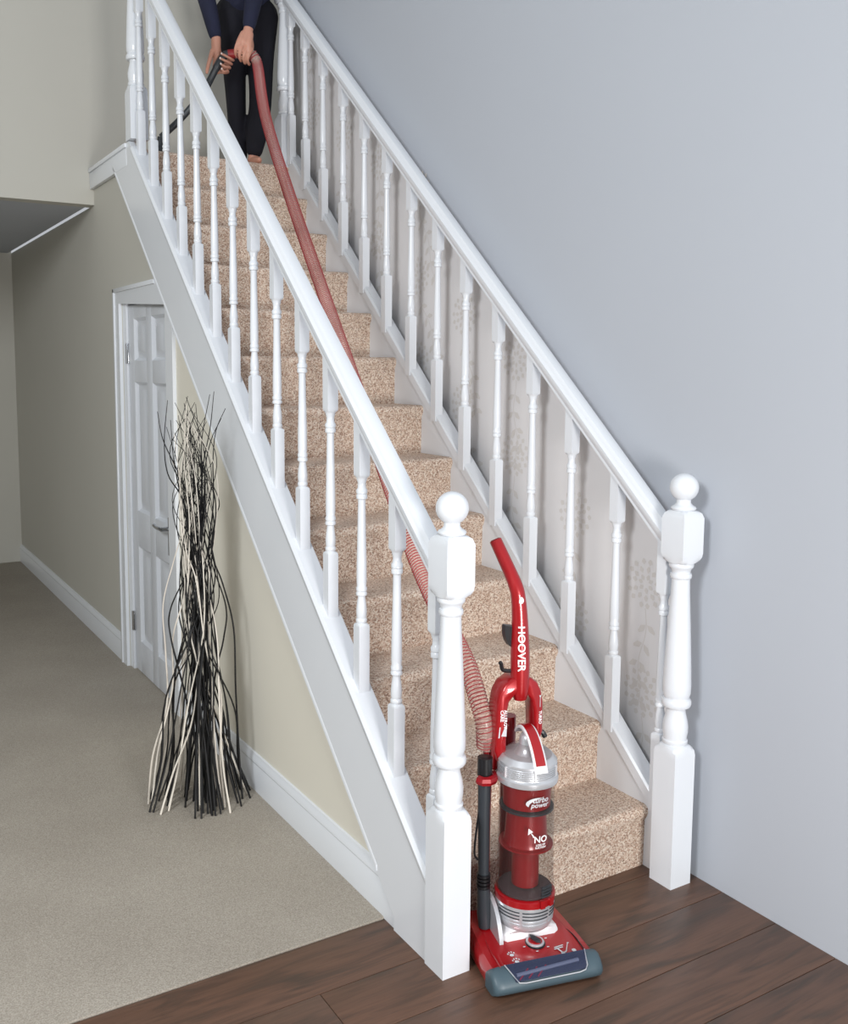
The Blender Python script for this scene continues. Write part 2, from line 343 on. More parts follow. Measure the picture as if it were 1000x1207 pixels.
def baluster(par, x, y, z0, zr, hw=0.0175):
    top = zr - z0 + .02
    B = [(-.03, hw, 1), (.212, hw, 1), (.216, hw * .985, .9), (.220, hw * .94, .45), (.222, .0140, 0), (.226, .0165, 0), (.233, .0168, 0), (.237, .0140, 0), (.243, .0152, 0), (.258, .0160, 0),
         (.280, .0140, 0), (.298, .0112, 0), (.303, .0112, 0), (.305, .0160, 0), (.312, .0168, 0), (.317, .0135, 0), (.319, .0160, 0), (.327, .0165, 0), (.332, .0138, 0), (.345, .0152, 0), (.40, .0148, 0),
         (.50, .0125, 0), (.582, .0112, 0), (.588, .0116, 0), (.590, .0158, 0), (.599, .0165, 0), (.604, .0138, 0), (.606, .0162, 0), (.616, .0165, 0), (.621, .0125, 0), (.636, .0120, 0), (.646, .0150, 0),
         (.650, .0155, 0), (.653, hw * .94, .45), (.657, hw * .985, .9), (.662, hw, 1), (top, hw, 1)]
    return MB().turned(x, y, z0, B, 16).build('baluster', WHITE, par, 42)
RAILP = [(-.026, 0), (-.026, .012), (-.030, .020), (-.033, .034), (-.033, .046), (-.028, .052), (-.026, .060), (-.018, .074), (0, .080), (.018, .074), (.026, .060), (.028, .052), (.033, .046), (.033, .034), (.030, .020), (.026, .012), (.026, 0)]
# left
lb = thing('left_balustrade', (0.042, 1.3, 0), 'white turned balustrade on the hall side, nearest newel beside the vacuum cleaner', 'balustrade')
newel(lb, NW, NW, 0)
newel(lb, NW + .004, 2.665, 2.42, .19)
railL = lambda y: 0.937 + 0.934 * y
along(MB(), [(0.042 + a, b) for a, b in RAILP], 0.07, 2.64, railL(0.07), railL(2.64)).build('handrail', WHITE, lb, 30)
CAP = [(-.037, -.012), (-.039, -.006), (-.039, .006), (-.034, .014), (-.030, .020), (.030, .020), (.034, .014), (.036, 0), (.036, -.012)]
along(MB(), [(0.041 + a, b) for a, b in CAP], 0.075, 2.63, zt(0.075) - .008, zt(2.63) - .008).build('base_rail', WHITE, lb, 30)
for y in (0.104, 0.302, 0.50, 0.696, 0.892, 1.087, 1.280, 1.472, 1.660, 1.848, 2.037, 2.225, 2.408, 2.59):
    baluster(lb, 0.042, y, zt(y) - .020, railL(y))
# right
rb = thing('right_balustrade', (0.873, 1.3, 0), 'white turned balustrade on the wall side, in front of the flowered wallpaper', 'balustrade')
RX = 0.8307 + NW
newel(rb, RX, NW + .009, 0)
newel(rb, RX, 2.80, 2.43, .15)
railR = lambda y: 0.935 + 0.894 * y
along(MB(), [(RX + a, b) for a, b in RAILP], 0.07, 2.77, railR(0.07), railR(2.77)).build('handrail', WHITE, rb, 30)
CAPR = [(-.026, -.030), (-.026, .010), (-.020, .018), (.030, .018), (.034, .010), (.034, -.012)]
zr_ = lambda y: S * y + 0.118
along(MB(), [(0.886 + a, b) for a, b in CAPR], 0.08, 2.76, zr_(0.08), zr_(2.76)).build('base_rail', WHITE, rb, 30)
for y in (0.112, 0.318, 0.537, 0.745, 0.950, 1.157, 1.355, 1.555, 1.757, 1.957, 2.160, 2.365, 2.560, 2.725):
    baluster(rb, RX, y, zr_(y) + .006, railR(y))

# ------------------------------------------------------------------ vacuum cleaner
VO = Vector((.2145, -.161, 0)); VU = Vector((.9746, -.2237, 0)); VV = Vector((.2237, .9746, 0))
vp = lambda u, v, z: VO + VU * u + VV * v + Vector((0, 0, z))
vc = thing('vacuum_cleaner', vp(0, .14, 0), 'red and silver upright vacuum cleaner at the foot of the stairs', 'vacuum cleaner')
def loftv(mb, secs): return mb.loft([[vp(*p) for p in s_] for s_ in secs])
# floor head: sections across u, profile in (v, z)
def headsec(u, prof): return [(u, v, z) for v, z in prof]
deck = lambda k: [(.028, .010), (.026, .061 * k), (.06, .064 * k), (.10, .068 * k), (.15, .074 * k), (.20, .080 * k), (.25, .082 * k), (.272, .070 * k), (.275, .012)]
us = [-.150, -.147, -.138, -.118, -.110, .110, .118, .138, .147, .150]; ks = [.52, .74, .90, .97, 1.0, 1.0, .97, .90, .74, .52]
mb = MB(); secs = []
for u, k in zip(us, ks):
    sec = []
    for v, z in deck(k):
        uu = u * (1 - max(0, v - .09) * .62) if abs(u) > .11 else u * (1 - max(0, v - .09) * .5)
        sec.append((uu, v, z))
    secs.append(sec)
hd = loftv(mb, secs).build('floor_head', RED, vc, 30)
bump = [(.05, .006), (.004, .006), (-.008, .014), (-.013, .026), (-.010, .038), (.004, .052), (.020, .0615), (.034, .0625), (.05, .05)]
secs = []
for u, k in ((-.153, .45), (-.151, .72), (-.143, .94), (-.125, 1.0), (.125, 1.0), (.143, .94), (.151, .72), (.153, .45)):
    secs.append([(u, v if v > .03 else v * k + .02 * (1 - k), .006 + (z - .006) * (.55 + .45 * k)) for v, z in bump])
bo = loftv(MB(), secs).build('front_bumper', SLATE, vc, 40); bo['label'] = 'slate grey bumper'
# window on the sloped front
wq = lambda u, t, d: vp(u, .021 + (-.012 - .021) * t - d * .75, .0632 + (.0345 - .0632) * t - .0010 * math.sin(t * PI) + .006 * math.sin(t * PI) + d * .65)
def wgrid(u0, u1, t0, t1, d):
    mb = MB(); nu, nt = 8, 6; vs = [wq(u0 + (u1 - u0) * i / nu + .018 * (j / nt - .5) * (1 if u0 < u1 else -1) * (1 - 2 * i / nu) * 1.0, t0 + (t1 - t0) * j / nt, d) for i in range(nu + 1) for j in range(nt + 1)]
    return mb.add(vs, [(i * (nt + 1) + j, i * (nt + 1) + j + 1, (i + 1) * (nt + 1) + j + 1, (i + 1) * (nt + 1) + j) for i in range(nu) for j in range(nt)])
wgrid(-.104, .108, -.25, 0.86, .0014).build('window_bed', mat('brush_chamber', srgb(34, 38, 58), 0.3), bo, 60)
MB().tube([wq(-.09, .55, .0022), wq(.085, .35, .0022)], .0045, 8).build('brush_roll', mat('brush_bristle', srgb(110, 116, 140), 0.5), bo)
for u in (-.085, -.06, -.035): MB().tube([wq(u, .78, .0024), wq(u + .03, .30, .0024)], .002, 6).build('bristle_row', DKRED, bo)
wgrid(-.104, .108, -.25, 0.86, .0072).build('brush_window', WINDOW, bo, 60)
rim = [wq(-.112 + .016 * 0, -.25, .0045), wq(-.095, .70, .0045), wq(-.088, .90, .0045), wq(-.07, .95, .0045), wq(.08, .95, .0045), wq(.096, .90, .0045), wq(.104, .72, .0045), wq(.113, -.25, .0045)]
MB().tube(rim, .0016, 6).build('window_rim', SILVER, bo)
# groove lines on the deck
dz = lambda v: .0605 + .064 * max(0, v - .03) + .003
def groove(pts): return MB().tube(spline([vp(u, v, dz(v) - .0012) for u, v in pts], 6), .0016, 6)
groove([(.088, .165), (.105, .14), (.118, .10), (.119, .06), (.117, .03)]).build('deck_groove', BLACK, hd)
groove([(-.100, .20), (-.112, .15), (-.120, .10), (-.121, .03)]).build('deck_groove', DKRED, hd)
# dial
def disc(u, v, r, z0, z1, seg=28): return MB().loft([[vp(u + rr_ * math.cos(2 * PI * j / seg), v + rr_ * math.sin(2 * PI * j / seg), z + (v * 0)) for j in range(seg)] for rr_, z in ((r, z0), (r, z1 - .001), (r * .95, z1))])
du, dv = .006, .092; d0 = dz(dv)
dl = disc(du, dv, .0265, d0 - .006, d0 + .0015).build('dial_recess', BLACK, vc)
disc(du, dv, .0235, d0, d0 + .006).build('dial_ring', SILVER, dl); disc(du, dv, .0185, d0, d0 + .0075).build('dial_face', RED, dl)
k = MB(); ca, sa = math.cos(1.95), math.sin(1.95)
pl = [(-.019, 0), (-.010, .0065), (.010, .0065), (.019, 0), (.010, -.0065), (-.010, -.0065)]
k.loft([[vp(du + a * ca - b * sa, dv + a * sa + b * ca, z) for a, b in pl] for z in (d0 + .005, d0 + .013)]).build('dial_pointer', DKGREY, dl)
# printed marks on the deck
pr = MB()
def flat(pts): pr.add([vp(u, v, dz(v) + .0004) for u, v in pts], [tuple(range(len(pts)))])
def blob(u, v, ru, rv, n=10): flat([(u + ru * math.cos(2 * PI * j / n), v + rv * math.sin(2 * PI * j / n)) for j in range(n)])
def line(a, b, wd):
    a, b = Vector(a), Vector(b); n_ = (b - a).normalized(); n_ = Vector((-n_.y, n_.x)) * wd; flat([a + n_, b + n_, b - n_, a - n_])
def done(nm):
    global pr
    pr.build(nm, SILVERPRINT, hd, 0); pr = MB()
for pu, pv in ((-.074, .066), (-.072, .040)):
    blob(pu, pv - .003, .0062, .005)
    for k_, (a, b) in enumerate(((-.0085, .003), (-.0035, .0075), (.003, .0078), (.0085, .0035))): blob(pu + a, pv + b, .002, .003, 8)
    done('paw_print')
line((.058, .036), (.050, .058), .0022); line((.058, .036), (.072, .042), .001); blob(.058, .036, .006, .004)
done('tool_icon'); line((.066, .036), (.086, .066), .001); blob(.088, .068, .003, .002); done('arrow_icon'); blob(.090, .038, .006, .006); done('round_icon'); line((.045, .060), (.072, .064), .0018); line((.042, .054), (.068, .057), .0018); done('print_lines')
for k_ in range(6): ang = -2.9 + k_ * 1.05; blob(du + .036 * math.cos(ang), dv + .034 * math.sin(ang), .004, .002, 8); done('dial_mark')
# saddle, base, bin, lid (all about one axis)
AU, AV = .006, .158; ax = vp(AU, AV, 0)
sad = MB(); ring = lambda r, z: [(ax.x + r * math.cos(2 * PI * j / 40), ax.y + r * math.sin(2 * PI * j / 40), z) for j in range(40)]
def sq(hu, v0, v1, z):
    out = []
    for j in range(40):
        p = Vector((math.cos(2 * PI * j / 40), math.sin(2 * PI * j / 40), 0)); a, b = p.dot(VU), p.dot(VV); m_ = max(abs(a), abs(b)); a, b = a / m_, b / m_
        out.append(vp(AU + a * hu, (v0 + v1) / 2 + b * (v1 - v0) / 2, z(a, b)))
    return out
sad.loft([sq(.080, .112, .235, lambda a, b: .062), sq(.080, .112, .235, lambda a, b: .076), sq(.077, .118, .235, lambda a, b: .086), ring(.068, .100), ring(.064, .112)])
sado = sad.build('swivel_saddle', PALE, vc, 40)
ear = [(.104, .060), (.245, .060), (.252, .10), (.248, .125), (.238, .145), (.224, .158), (.206, .166), (.186, .167), (.166, .161), (.148, .149), (.132, .131), (.119, .108), (.109, .082)]
for sgn in (-1,): MB().prism(ear, lambda a, b, d: vp(AU + d, a, b), sgn * .083, sgn * .094).build('saddle_ear', SILVER, sado, 20)
lathe = lambda prof, seg=48: MB().turned(ax.x, ax.y, 0, [(z, r, 0) for z, r in prof], seg)
bs = lathe([(.088, .050), (.096, .066), (.103, .0725), (.110, .0735), (.158, .0785), (.166, .0785), (.168, .070)]).build('motor_housing', SILVER, vc, 40)
fa = math.atan2(-VV.y, -VV.x)                       # direction the cleaner faces
def arc_slat(mb, r, z0, z1, a0, a1, dr, n=10):
    for i in range(n):
        t0, t1 = fa + a0 + (a1 - a0) * i / n, fa + a0 + (a1 - a0) * (i + 1) / n
        P = lambda t, rr2, z: (ax.x + rr2 * math.cos(t), ax.y + rr2 * math.sin(t), z)
        mb.add([P(t0, r, z0), P(t1, r, z0), P(t1, r + dr, z0), P(t0, r + dr, z0), P(t0, r, z1), P(t1, r, z1), P(t1, r + dr, z1), P(t0, r + dr, z1)], [(0, 3, 2, 1), (4, 5, 6, 7), (3, 0, 4, 7), (2, 3, 7, 6), (1, 2, 6, 5)])
for a0, a1 in ((-1.45, -.62), (-.52, .42), (.52, 1.35)):
    for k_ in range(5): 
        z = .116 + .0095 * k_; m_ = MB(); arc_slat(m_, .0738 + (z - .11) * .098, z, z + (.0045 if k_ < 2 else .0026), a0, a1, .0016)
        m_.build('vent_slat', SILVER if k_ < 2 else DKGREY, bs)
lathe([(.164, .070), (.166, .0795), (.182, .0800), (.186, .074), (.186, .060)]).build('red_ring', RED, vc, 40)
bn = lathe([(.186, .072), (.190, .0765), (.215, .0770), (.222, .0745), (.330, .0735), (.486, .0725), (.490, .0725)]).build('dust_bin', BIN, vc, 40); bn['label'] = 'clear smoked dust bin'
lathe([(.1865, .070), (.192, .071), (.194, .066), (.195, .030)]).build('bin_floor', mat('dusty_bin_floor', srgb(74, 58, 62), 0.7), bn)
lathe([(.200, .036), (.310, .036), (.312, .058), (.318, .060), (.330, .056), (.420, .051), (.422, .062), (.488, .064), (.490, .05)]).build('cyclone_shroud', DKRED, bn, 30)
lathe([(.412, .0655), (.413, .0712), (.418, .0712), (.419, .0655)]).build('shroud_band', DKGREY, bn, 30)
lathe([(.310, .060), (.311, .0712), (.315, .0712), (.316, .060)]).build('shroud_band', DKRED, bn, 30)
for k_ in range(4): m_ = MB(); arc_slat(m_, .0765, .195 + .008 * k_, .199 + .008 * k_, .12, .55, .005); m_.build('latch_rib', DKGREY, bn)
m_ = MB(); arc_slat(m_, .079, .168, .190, .05, .22, .007, 4); arc_slat(m_, .079, .168, .190, .42, .60, .007, 4); m_.build('latch_tab', RED, bn)
ld = lathe([(.486, .070), (.488, .0800), (.494, .0815), (.502, .0810), (.506, .0765), (.508, .0755), (.536, .0755), (.538, .0775), (.543, .0770), (.556, .0660), (.557, .052)]).build('bin_lid', SILVER, vc, 30)
for a0, a1 in ((-2.1, -1.3), (-1.2, -.22), (-.14, .78), (.86, 1.7)):
    for k_ in range(5): m_ = MB(); arc_slat(m_, .0755, .5095 + .0053 * k_, .5121 + .0053 * k_, a0, a1, .0022); m_.build('vent_slat', SILVER, ld)
for a in (-1.25, -.18, .82): m_ = MB(); arc_slat(m_, .0755, .508, .536, a - .03, a + .03, .0030, 2); m_.build('vent_post', PALE, ld)
lathe([(.555, .0645), (.559, .0610), (.569, .0510), (.577, .039), (.583, .026), (.585, .01)]).build('lid_dome', DOME, ld, 60)
lathe([(.557, .036), (.565, .028), (.580, .0235), (.594, .022), (.604, .0195), (.610, .014), (.612, .006)]).build('lid_core', SILVER, ld, 60)
# carry strap arching over the lid
path = spline([(.215, .600), (.190, .634), (.165, .642), (.135, .628), (.108, .590), (.090, .552), (.081, .520)], 6)
def strap(path, hw0, hw1, th):
    rings = []
    for i, p in enumerate(path):
        hw = hw0 + (hw1 - hw0) * i / (len(path) - 1); a = path[max(i - 1, 0)]; b = path[min(i + 1, len(path) - 1)]; t = (b - a).normalized(); nn = Vector((t.y, -t.x)) 
        if nn.y < 0 and i < 3: nn = -nn
        nn = Vector((-t.y, t.x)) if Vector((-t.y, t.x)).dot(Vector((p.x - .16, p.y - .5))) > 0 else Vector((t.y, -t.x))
        q = [(-hw, 0), (-hw, th * .7), (-hw * .8, th), (hw * .8, th), (hw, th * .7), (hw, 0)]
        rings.append([vp(AU + a_, p.x + nn.x * b_, p.y + nn.y * b_) for a_, b_ in q])
    return MB().loft(rings)
p2 = [Vector((a.x, a.y)) for a in spline([(v, z, 0) for v, z in ((.200, .598), (.188, .612), (.165, .620), (.137, .610), (.111, .585), (.092, .556), (.081, .530))], 6)]
sp = strap(p2, .017, .0185, .008).build('carry_handle', PALE, ld, 40)
strap([q + Vector((0, 0)) for q in p2[5:-4]], .0135, .0145, .0102).build('handle_inlay', RED, sp, 40)
# spine and yoke
MB().tube([vp(-.074, .235, .09), vp(-.076, .235, .30), vp(-.072, .235, .56)], .013, 12).tube([vp(.0, .262, .07), vp(0, .262, .62)], .020, 12).build('spine', DKRED, vc, 50)
out = [(-.068, .53), (-.078, .56), (-.0745, .60), (-.072, .68), (-.066, .712), (-.052, .736), (-.030, .750), (-.004, .754), (.022, .750), (.042, .736), (.054, .712), (.060, .68), (.061, .60), (.052, .575), (.040, .568), (.0365, .600), (.0335, .66), (.0265, .688), (.012, .704), (-.006, .708), (-.024, .704), (-.038, .688), (-.044, .66), (-.044, .60), (-.044, .53)]
def ybev(poly, e, c=(-.006, .64)):
    n = len(poly); r_ = []
    for i in range(n):
        a, b, d = Vector(poly[i - 1]), Vector(poly[i]), Vector(poly[(i + 1) % n]); t1 = (b - a).normalized(); t2 = (d - b).normalized(); nn = Vector((-t1.y - t2.y, t1.x + t2.x))
        nn = nn.normalized() if nn.length > 1e-6 else nn; r_.append((b.x - nn.x * e * -1, b.y - nn.y * e * -1))
    return r_
def area2(p): return sum(p[i - 1][0] * p[i][1] - p[i][0] * p[i - 1][1] for i in range(len(p)))
sg = -1 if area2(out) < 0 else 1
yk = MB().loft([[vp(a, v, b) for a, b in ybev(out, e * sg)] for v, e in ((.176, .006), (.179, .0025), (.186, 0), (.232, 0), (.238, .003))])
yo = yk.build('yoke', RED, vc, 45)
MB().tube([vp(-.058, .20, .565), vp(-.062, .21, .50)], [.020, .012], 12).build('yoke_foot', RED, yo)
# handle
hp = [(-.002, .192, .690), (-.003, .192, .72), (-.002, .196, .80), (-.003, .200, .90), (-.006, .204, .955), (-.010, .210, .985), (-.020, .224, 1.02), (-.034, .240, 1.06), (-.050, .258, 1.105)]
hr = [.017, .0235, .0255, .0215, .0195, .0190, .0178, .0172, .0165]
hps = spline([vp(*p) for p in hp], 6); hrs = [x.x for x in spline([(r, 0, 0) for r in hr], 6)]
hn = MB().tube(hps, hrs, 20).build('handle', RED, vc, 60)
MB().tube([vp(-.050, .258, 1.105), vp(-.0508, .259, 1.1075)], [.0160, .012], 16).build('handle_end', DKRED, hn)
hk = [(-.018, .884), (-.0425, .888), (-.0445, .880), (-.0435, .862), (-.039, .846), (-.031, .833), (-.018, .824)]
MB().prism(hk, lambda a, b, d: vp(a, d, b), .200, .222).build('cord_hook', BLACK, hn, 20)
MB().tube(spline([vp(-.020, .200, .765), vp(-.046, .205, .768), vp(-.052, .205, .785), vp(-.056, .205, .790)], 4), .0055, 8).build('cord_hook', BLACK, hn)
MB().tube(spline([vp(.05, .235, .575), vp(.072, .215, .585), vp(.084, .21, .57)], 4), .007, 8).build('cord_hook', BLACK, vc)
# lettering up the handle, letters lying on their side
def onhandle(x, y, d):
    z = .845 - x; t = y / .0225; c0 = vp(-.003, .198, z); a = t - .30
    kz = [(.69, .017), (.72, .0235), (.80, .0255), (.90, .0215), (.955, .0195), (.985, .0190)]
    r = next(ra + (rb_ - ra) * (z - za) / (zb - za) for (za, ra), (zb, rb_) in zip(kz, kz[1:]) if z <= zb) + d
    kc = [(.69, .192), (.72, .192), (.80, .196), (.90, .200), (.955, .204), (.985, .210)]
    c0 = vp(-.0025, next(ra + (rb_ - ra) * (z - za) / (zb - za) for (za, ra), (zb, rb_) in zip(kc, kc[1:]) if z <= zb), z)
    return c0 + (VU * math.sin(a) - VV * math.cos(a)) * (r + .0008)
lt = text_mesh('HOOVER', .026, lambda x, y, d: onhandle(x * 1.12 + .014, y * .95, d), bold=.02, cut=.003).build('lettering', LETTER, hn, 0)
eb = MB()
for dx, hw_ in ((0, 0),):
    eb.loft([[onhandle(-.112 + r_ * math.cos(2 * PI * j / 24), r_ * math.sin(2 * PI * j / 24), .0008) for j in range(24)] for r_ in (.0088, .006, .003, .0005)])
eb.build('emblem', LETTER, hn, 0)
# yoke print
def yprint(x, y, d, cu, cz): return vp(cu + y, .1755 - d, cz - x)
text_mesh('ALLERGY', .0125, lambda x, y, d: yprint(x, y, d, -.051, .645)).build('lettering', LETTER, yo, 0)
text_mesh('CARE', .0125, lambda x, y, d: yprint(x, y, d, -.061, .655)).build('lettering', LETTER, yo, 0)
yb_ = MB()
def yflat(pts): yb_.add([vp(a, .1757, b) for a, b in pts], [tuple(range(len(pts)))])
yflat([(-.062, .60), (-.050, .628), (-.046, .628), (-.047, .598)]); yflat([(-.070, .596), (-.066, .596), (-.064, .625), (-.067, .625)])
yflat([(.046, .700), (.052, .700), (.0497, .694), (.0497, .668), (.0483, .668), (.0483, .694)])
yb_.build('yoke_print', SILVERPRINT, yo, 0)
text_mesh('TURBO', .011, lambda x, y, d: yprint(x, y, d, .0495, .640)).build('lettering', LETTER, yo, 0)
# bin lettering wraps round the bin
def onbin(r, zc, ac): return lambda x, y, d: (ax.x + (r + d) * math.cos(fa + ac + x / r), ax.y + (r + d) * math.sin(fa + ac + x / r), zc + y)
f1 = onbin(.0733, .452, -.05)
ital = lambda f, k: (lambda x, y, d: f(x + y * k, y, d))
text_mesh('turbo', .0200, ital(onbin(.0733, .4575, .07), .25)).build('lettering', SILVERPRINT, bn, 0)
text_mesh('power', .0185, ital(onbin(.0733, .4445, .04), .25)).build('lettering', SILVERPRINT, bn, 0)
sw = MB(); n = 18; a_, b_ = [], []
for i in range(n + 1):
    t = .75 + (3.9 - .75) * i / n; wdt = .0062 * math.sin(PI * i / n) ** .7
    cx_, cz_ = .026 * math.cos(t) - .006, .0125 * math.sin(t) + .25 * .0125 * math.cos(t)
    a_.append(f1(cx_, cz_, .0005)); b_.append(f1(cx_ * (1 - wdt / .014), cz_ * (1 - wdt / .014), .0005))
for i in range(n): sw.add([a_[i], a_[i + 1], b_[i + 1], b_[i]], [(0, 1, 2, 3)])
sw.build('swoosh', SILVERPRINT, bn, 0)
text_mesh('NO', .024, onbin(.0739, .352, .08)).build('lettering', LETTER, bn, 0)
text_mesh('LOSS OF', .0072, onbin(.0739, .3375, .08)).build('lettering', LETTER, bn, 0)
text_mesh('SUCTION', .0072, onbin(.0739, .3305, .08)).build('lettering', LETTER, bn, 0)
ar = MB(); f2 = onbin(.0739, .372, -.28)
for pts in ([(-.007, .012), (.005, .002), (.000, .001), (-.008, -.006)], [(-.003, .003), (.001, -.001), (.010, -.012), (.006, -.013)]): ar.add([f2(x, y, .0005) for x, y in pts], [(0, 1, 2, 3)])
ar.build('arrow_mark', LETTER, bn, 0)
# crevice tool clipped to the side
tl = MB().tube([vp(-.104, .180, .225), vp(-.105, .180, .33), vp(-.106, .180, .40), vp(-.105, .180, .53)], [.0150, .0155, .0165, .0175], 14).build('crevice_tool', DKGREY, vc, 50)
MB().tube([vp(-.105, .180, .50), vp(-.105, .180, .548)], .0195, 16).tube([vp(-.105, .18, .546), vp(-.105, .18, .5485)], [.0195, .015], 16).build('tool_collar', BLACK, tl)
for k_ in range(4): MB().tube([vp(-.104, .180, .192 + .010 * k_), vp(-.104, .180, .199 + .010 * k_)], .0185, 16).build('tool_cuff', BLACK, tl)
MB().tube([vp(-.103, .180, .190), vp(-.101, .180, .12), vp(-.098, .180, .08)], [.0175, .019, .017], 14).build('duct_elbow', DKGREY, vc, 50)
cl = MB().tube([vp(-.125, .172, .492), vp(-.118, .158, .492), vp(-.105, .155, .492), vp(-.090, .162, .492), vp(-.074, .190, .492)], .0125, 8).build('tool_clip', DKRED, vc)
MB().tube(spline([vp(-.120, .18, .40), vp(-.130, .175, .34), vp(-.133, .175, .29), vp(-.122, .178, .27)], 5), .003, 6).build('thin_cable', BLACK, vc)
for sgn in (-1, 1): MB().tube([vp(sgn * .105 - .01, .245, .022), vp(sgn * .105 + .01, .245, .022)], .022, 16).build('rear_wheel', BLACK, vc)

# ------------------------------------------------------------------ person on the landing (own frame: a across, b up, c away)
PE = Vector((.929, -.37, 0)); PN = Vector((.37, .929, 0)); PC = Vector((.607, 2.85, 3.108))
pp = lambda a, b, c: PC + PE * a + PN * c + Vector((0, 0, b))
px = lambda u, v, c: pp((u - 275) / 225, -(v - 72) / 225, c)
ROOT = px(297, 190, .1); ROOT.z = 2.60
pers = thing('person', ROOT, 'person in navy top and dark trousers bending on the landing, holding the hose', 'person')
def skinned(name, chains, m, parent, voxel=0.006, sub=2, smooth_it=4):
    """chains: lists of (point, radius); every chain a tapering limb, fused by one voxel remesh into a single surface"""
    me = bpy.data.meshes.new(name); mbx = MB()
    for ch in chains:
        P = spline([p for p, r in ch], 5); R = [x.x for x in spline([(r if not isinstance(r, tuple) else r[0], 0, 0) for p, r in ch], 5)]
        mbx.tube(P, R, 14)
        for q, r in ((P[0], R[0]), (P[-1], R[-1])):
            bm = bmesh.new(); bmesh.ops.create_uvsphere(bm, u_segments=12, v_segments=8, radius=r * .99); mbx.frombm(bm, Matrix.Translation(q))
    o = mbx.build(name, m, parent, 0)
    r = o.modifiers.new('fuse', 'REMESH'); r.mode = 'VOXEL'; r.voxel_size = voxel; r.use_smooth_shade = True
    if smooth_it: s_ = o.modifiers.new('soften', 'SMOOTH'); s_.factor = .5; s_.iterations = smooth_it
    dg = bpy.context.evaluated_depsgraph_get(); bpy.context.view_layer.update()
    me2 = bpy.data.meshes.new_from_object(o.evaluated_get(dg)); o.modifiers.clear(); old = o.data; o.data = me2; bpy.data.meshes.remove(old)
    me2.polygons.foreach_set('use_smooth', [True] * len(me2.polygons)); 
    if not me2.materials: me2.materials.append(m)
    return o
wL, wR = px(256, 54, -.09), px(292.5, 42, -.10)
elL, elR = pp(-.15, .37, -.06), pp(.125, .385, -.08)
shL, shR = pp(-.115, .66, -.14), pp(.205, .66, -.10)
pelv = pp(.07, .33, .14); hipL, hipR = pp(-.005, .27, .13), pp(.145, .27, .13)
knL, knR = px(278, 118, .10), px(306, 112, .07)
anL, anR = px(281, 176, .17), px(297.5, 176, .09)
toe = Vector((-.20, -.98, 0)).normalized()
def foot(an): f = an.copy(); f.z = 2.615; return [(an, .030), (f + toe * -.02 + Vector((0, 0, .012)), .028), (f + toe * .06 + Vector((0, 0, .006)), .026), (f + toe * .115, .020), (f + toe * .15 - Vector((0, 0, .003)), .012)]
chest = pp(.045, .60, -.06); neck = pp(.02, .74, -.20); head = pp(.005, .80, -.29)
body = [[(pelv, .105), (pp(.06, .46, .06), .10), (chest, .112), (pp(.03, .69, -.14), .085)], [(pp(.03, .69, -.14), .06), (neck, .048), (head, .06)],
        [(head + Vector((0, 0, .03)), .075), (head + PN * -.03, .082), (head + PN * -.06 - Vector((0, 0, .07)), .055)],
        [(shL, .048), (elL, .036), (wL + (elL - wL) * .5, .034), (wL, .0235)], [(shR, .048), (elR, .036), (wR + (elR - wR) * .5, .034), (wR, .0235)], [(shL, .055), (chest, .08), (shR, .055)],
        [(hipL, .06), (knL, .036), (knL + (anL - knL) * .35, .034), (anL, .028)], [(hipR, .06), (knR, .040), (knR + (anR - knR) * .35, .038), (anR, .028)], foot(anL), foot(anR)]
fr = .0075
# hand at image left: palm beside the wand, fingers come round it from behind
body += [[(wL, .024), (px(256, 64, -.085), .024), (px(257, 74, -.070), .022), (px(255.5, 83, -.068), .018)], [(px(258.5, 70, -.072), .020), (px(262, 80, -.066), .018), (px(257, 88, -.066), .016)]]
body += [[(px(252, 68, -.09), .013), (px(248.5, 80, -.105), .0105), (px(246, 90, -.115), .009), (px(245.5, 94, -.12), .0075)]]
nails = []
for i, (tx, ty) in enumerate(((261.5, 73.5), (260, 78.5), (260.5, 84.5), (261.5, 90))):
    sx = 3.5 - i * 2.2
    ch = [(px(262 + sx - 3, 74 + i * 5, -.066), fr + .001), (px(270.5 + sx, 76 + i * 4.6, -.075), fr), (px(271 + sx * .8, 77.5 + i * 4.2, -.105), fr * .95), (px(266 + sx * .5, (ty + 2.5), -.128), fr * .9), (px(tx + .5, ty, -.130), fr * .8)]
    body.append(ch); nails.append(px(tx + .6, ty + .2, -.137))
# hand at image right: back of the hand to the viewer, knuckles down over the hose
body += [[(wR, .024), (px(290, 52, -.112), .026), (px(287, 60, -.128), .024)], [(px(293, 50, -.11), .022), (px(292, 62, -.13), .020), (px(292.5, 70, -.135), .014)], [(px(287, 50, -.11), .020), (px(282.5, 60, -.13), .019), (px(280, 66, -.137), .014)]]
for i, (kx, ky) in enumerate(((278.6, 65.5), (283, 69.5), (287.5, 72.5), (292, 74.5))):
    L = (1.0, 1.05, .98, .85)[i]
    body.append([(px(kx + 3, ky - 7, -.132), .0105), (px(kx, ky, -.143), fr + .0018), (px(kx - 1.2, ky + 5.5 * L, -.134), fr + .0005), (px(kx + .3, ky + 8.5 * L, -.108), fr), (px(kx + 1.5, ky + 6 * L, -.082), fr * .85)])
body.append([(px(294, 52, -.10), .013), (px(296, 61, -.085), .0105), (px(294, 69, -.074), .009), (px(290, 74, -.072), .0075)])
bd = skinned('body', body, SKIN, pers, .0032, smooth_it=3)
nb = MB()
for q in nails:
    bm = bmesh.new(); bmesh.ops.create_uvsphere(bm, u_segments=10, v_segments=6, radius=.0048); nb.frombm(bm, Matrix.Translation(q) @ Matrix.Diagonal((1, .5, 1.2, 1)))
nb.build('fingernails', NAIL, pers, 60)
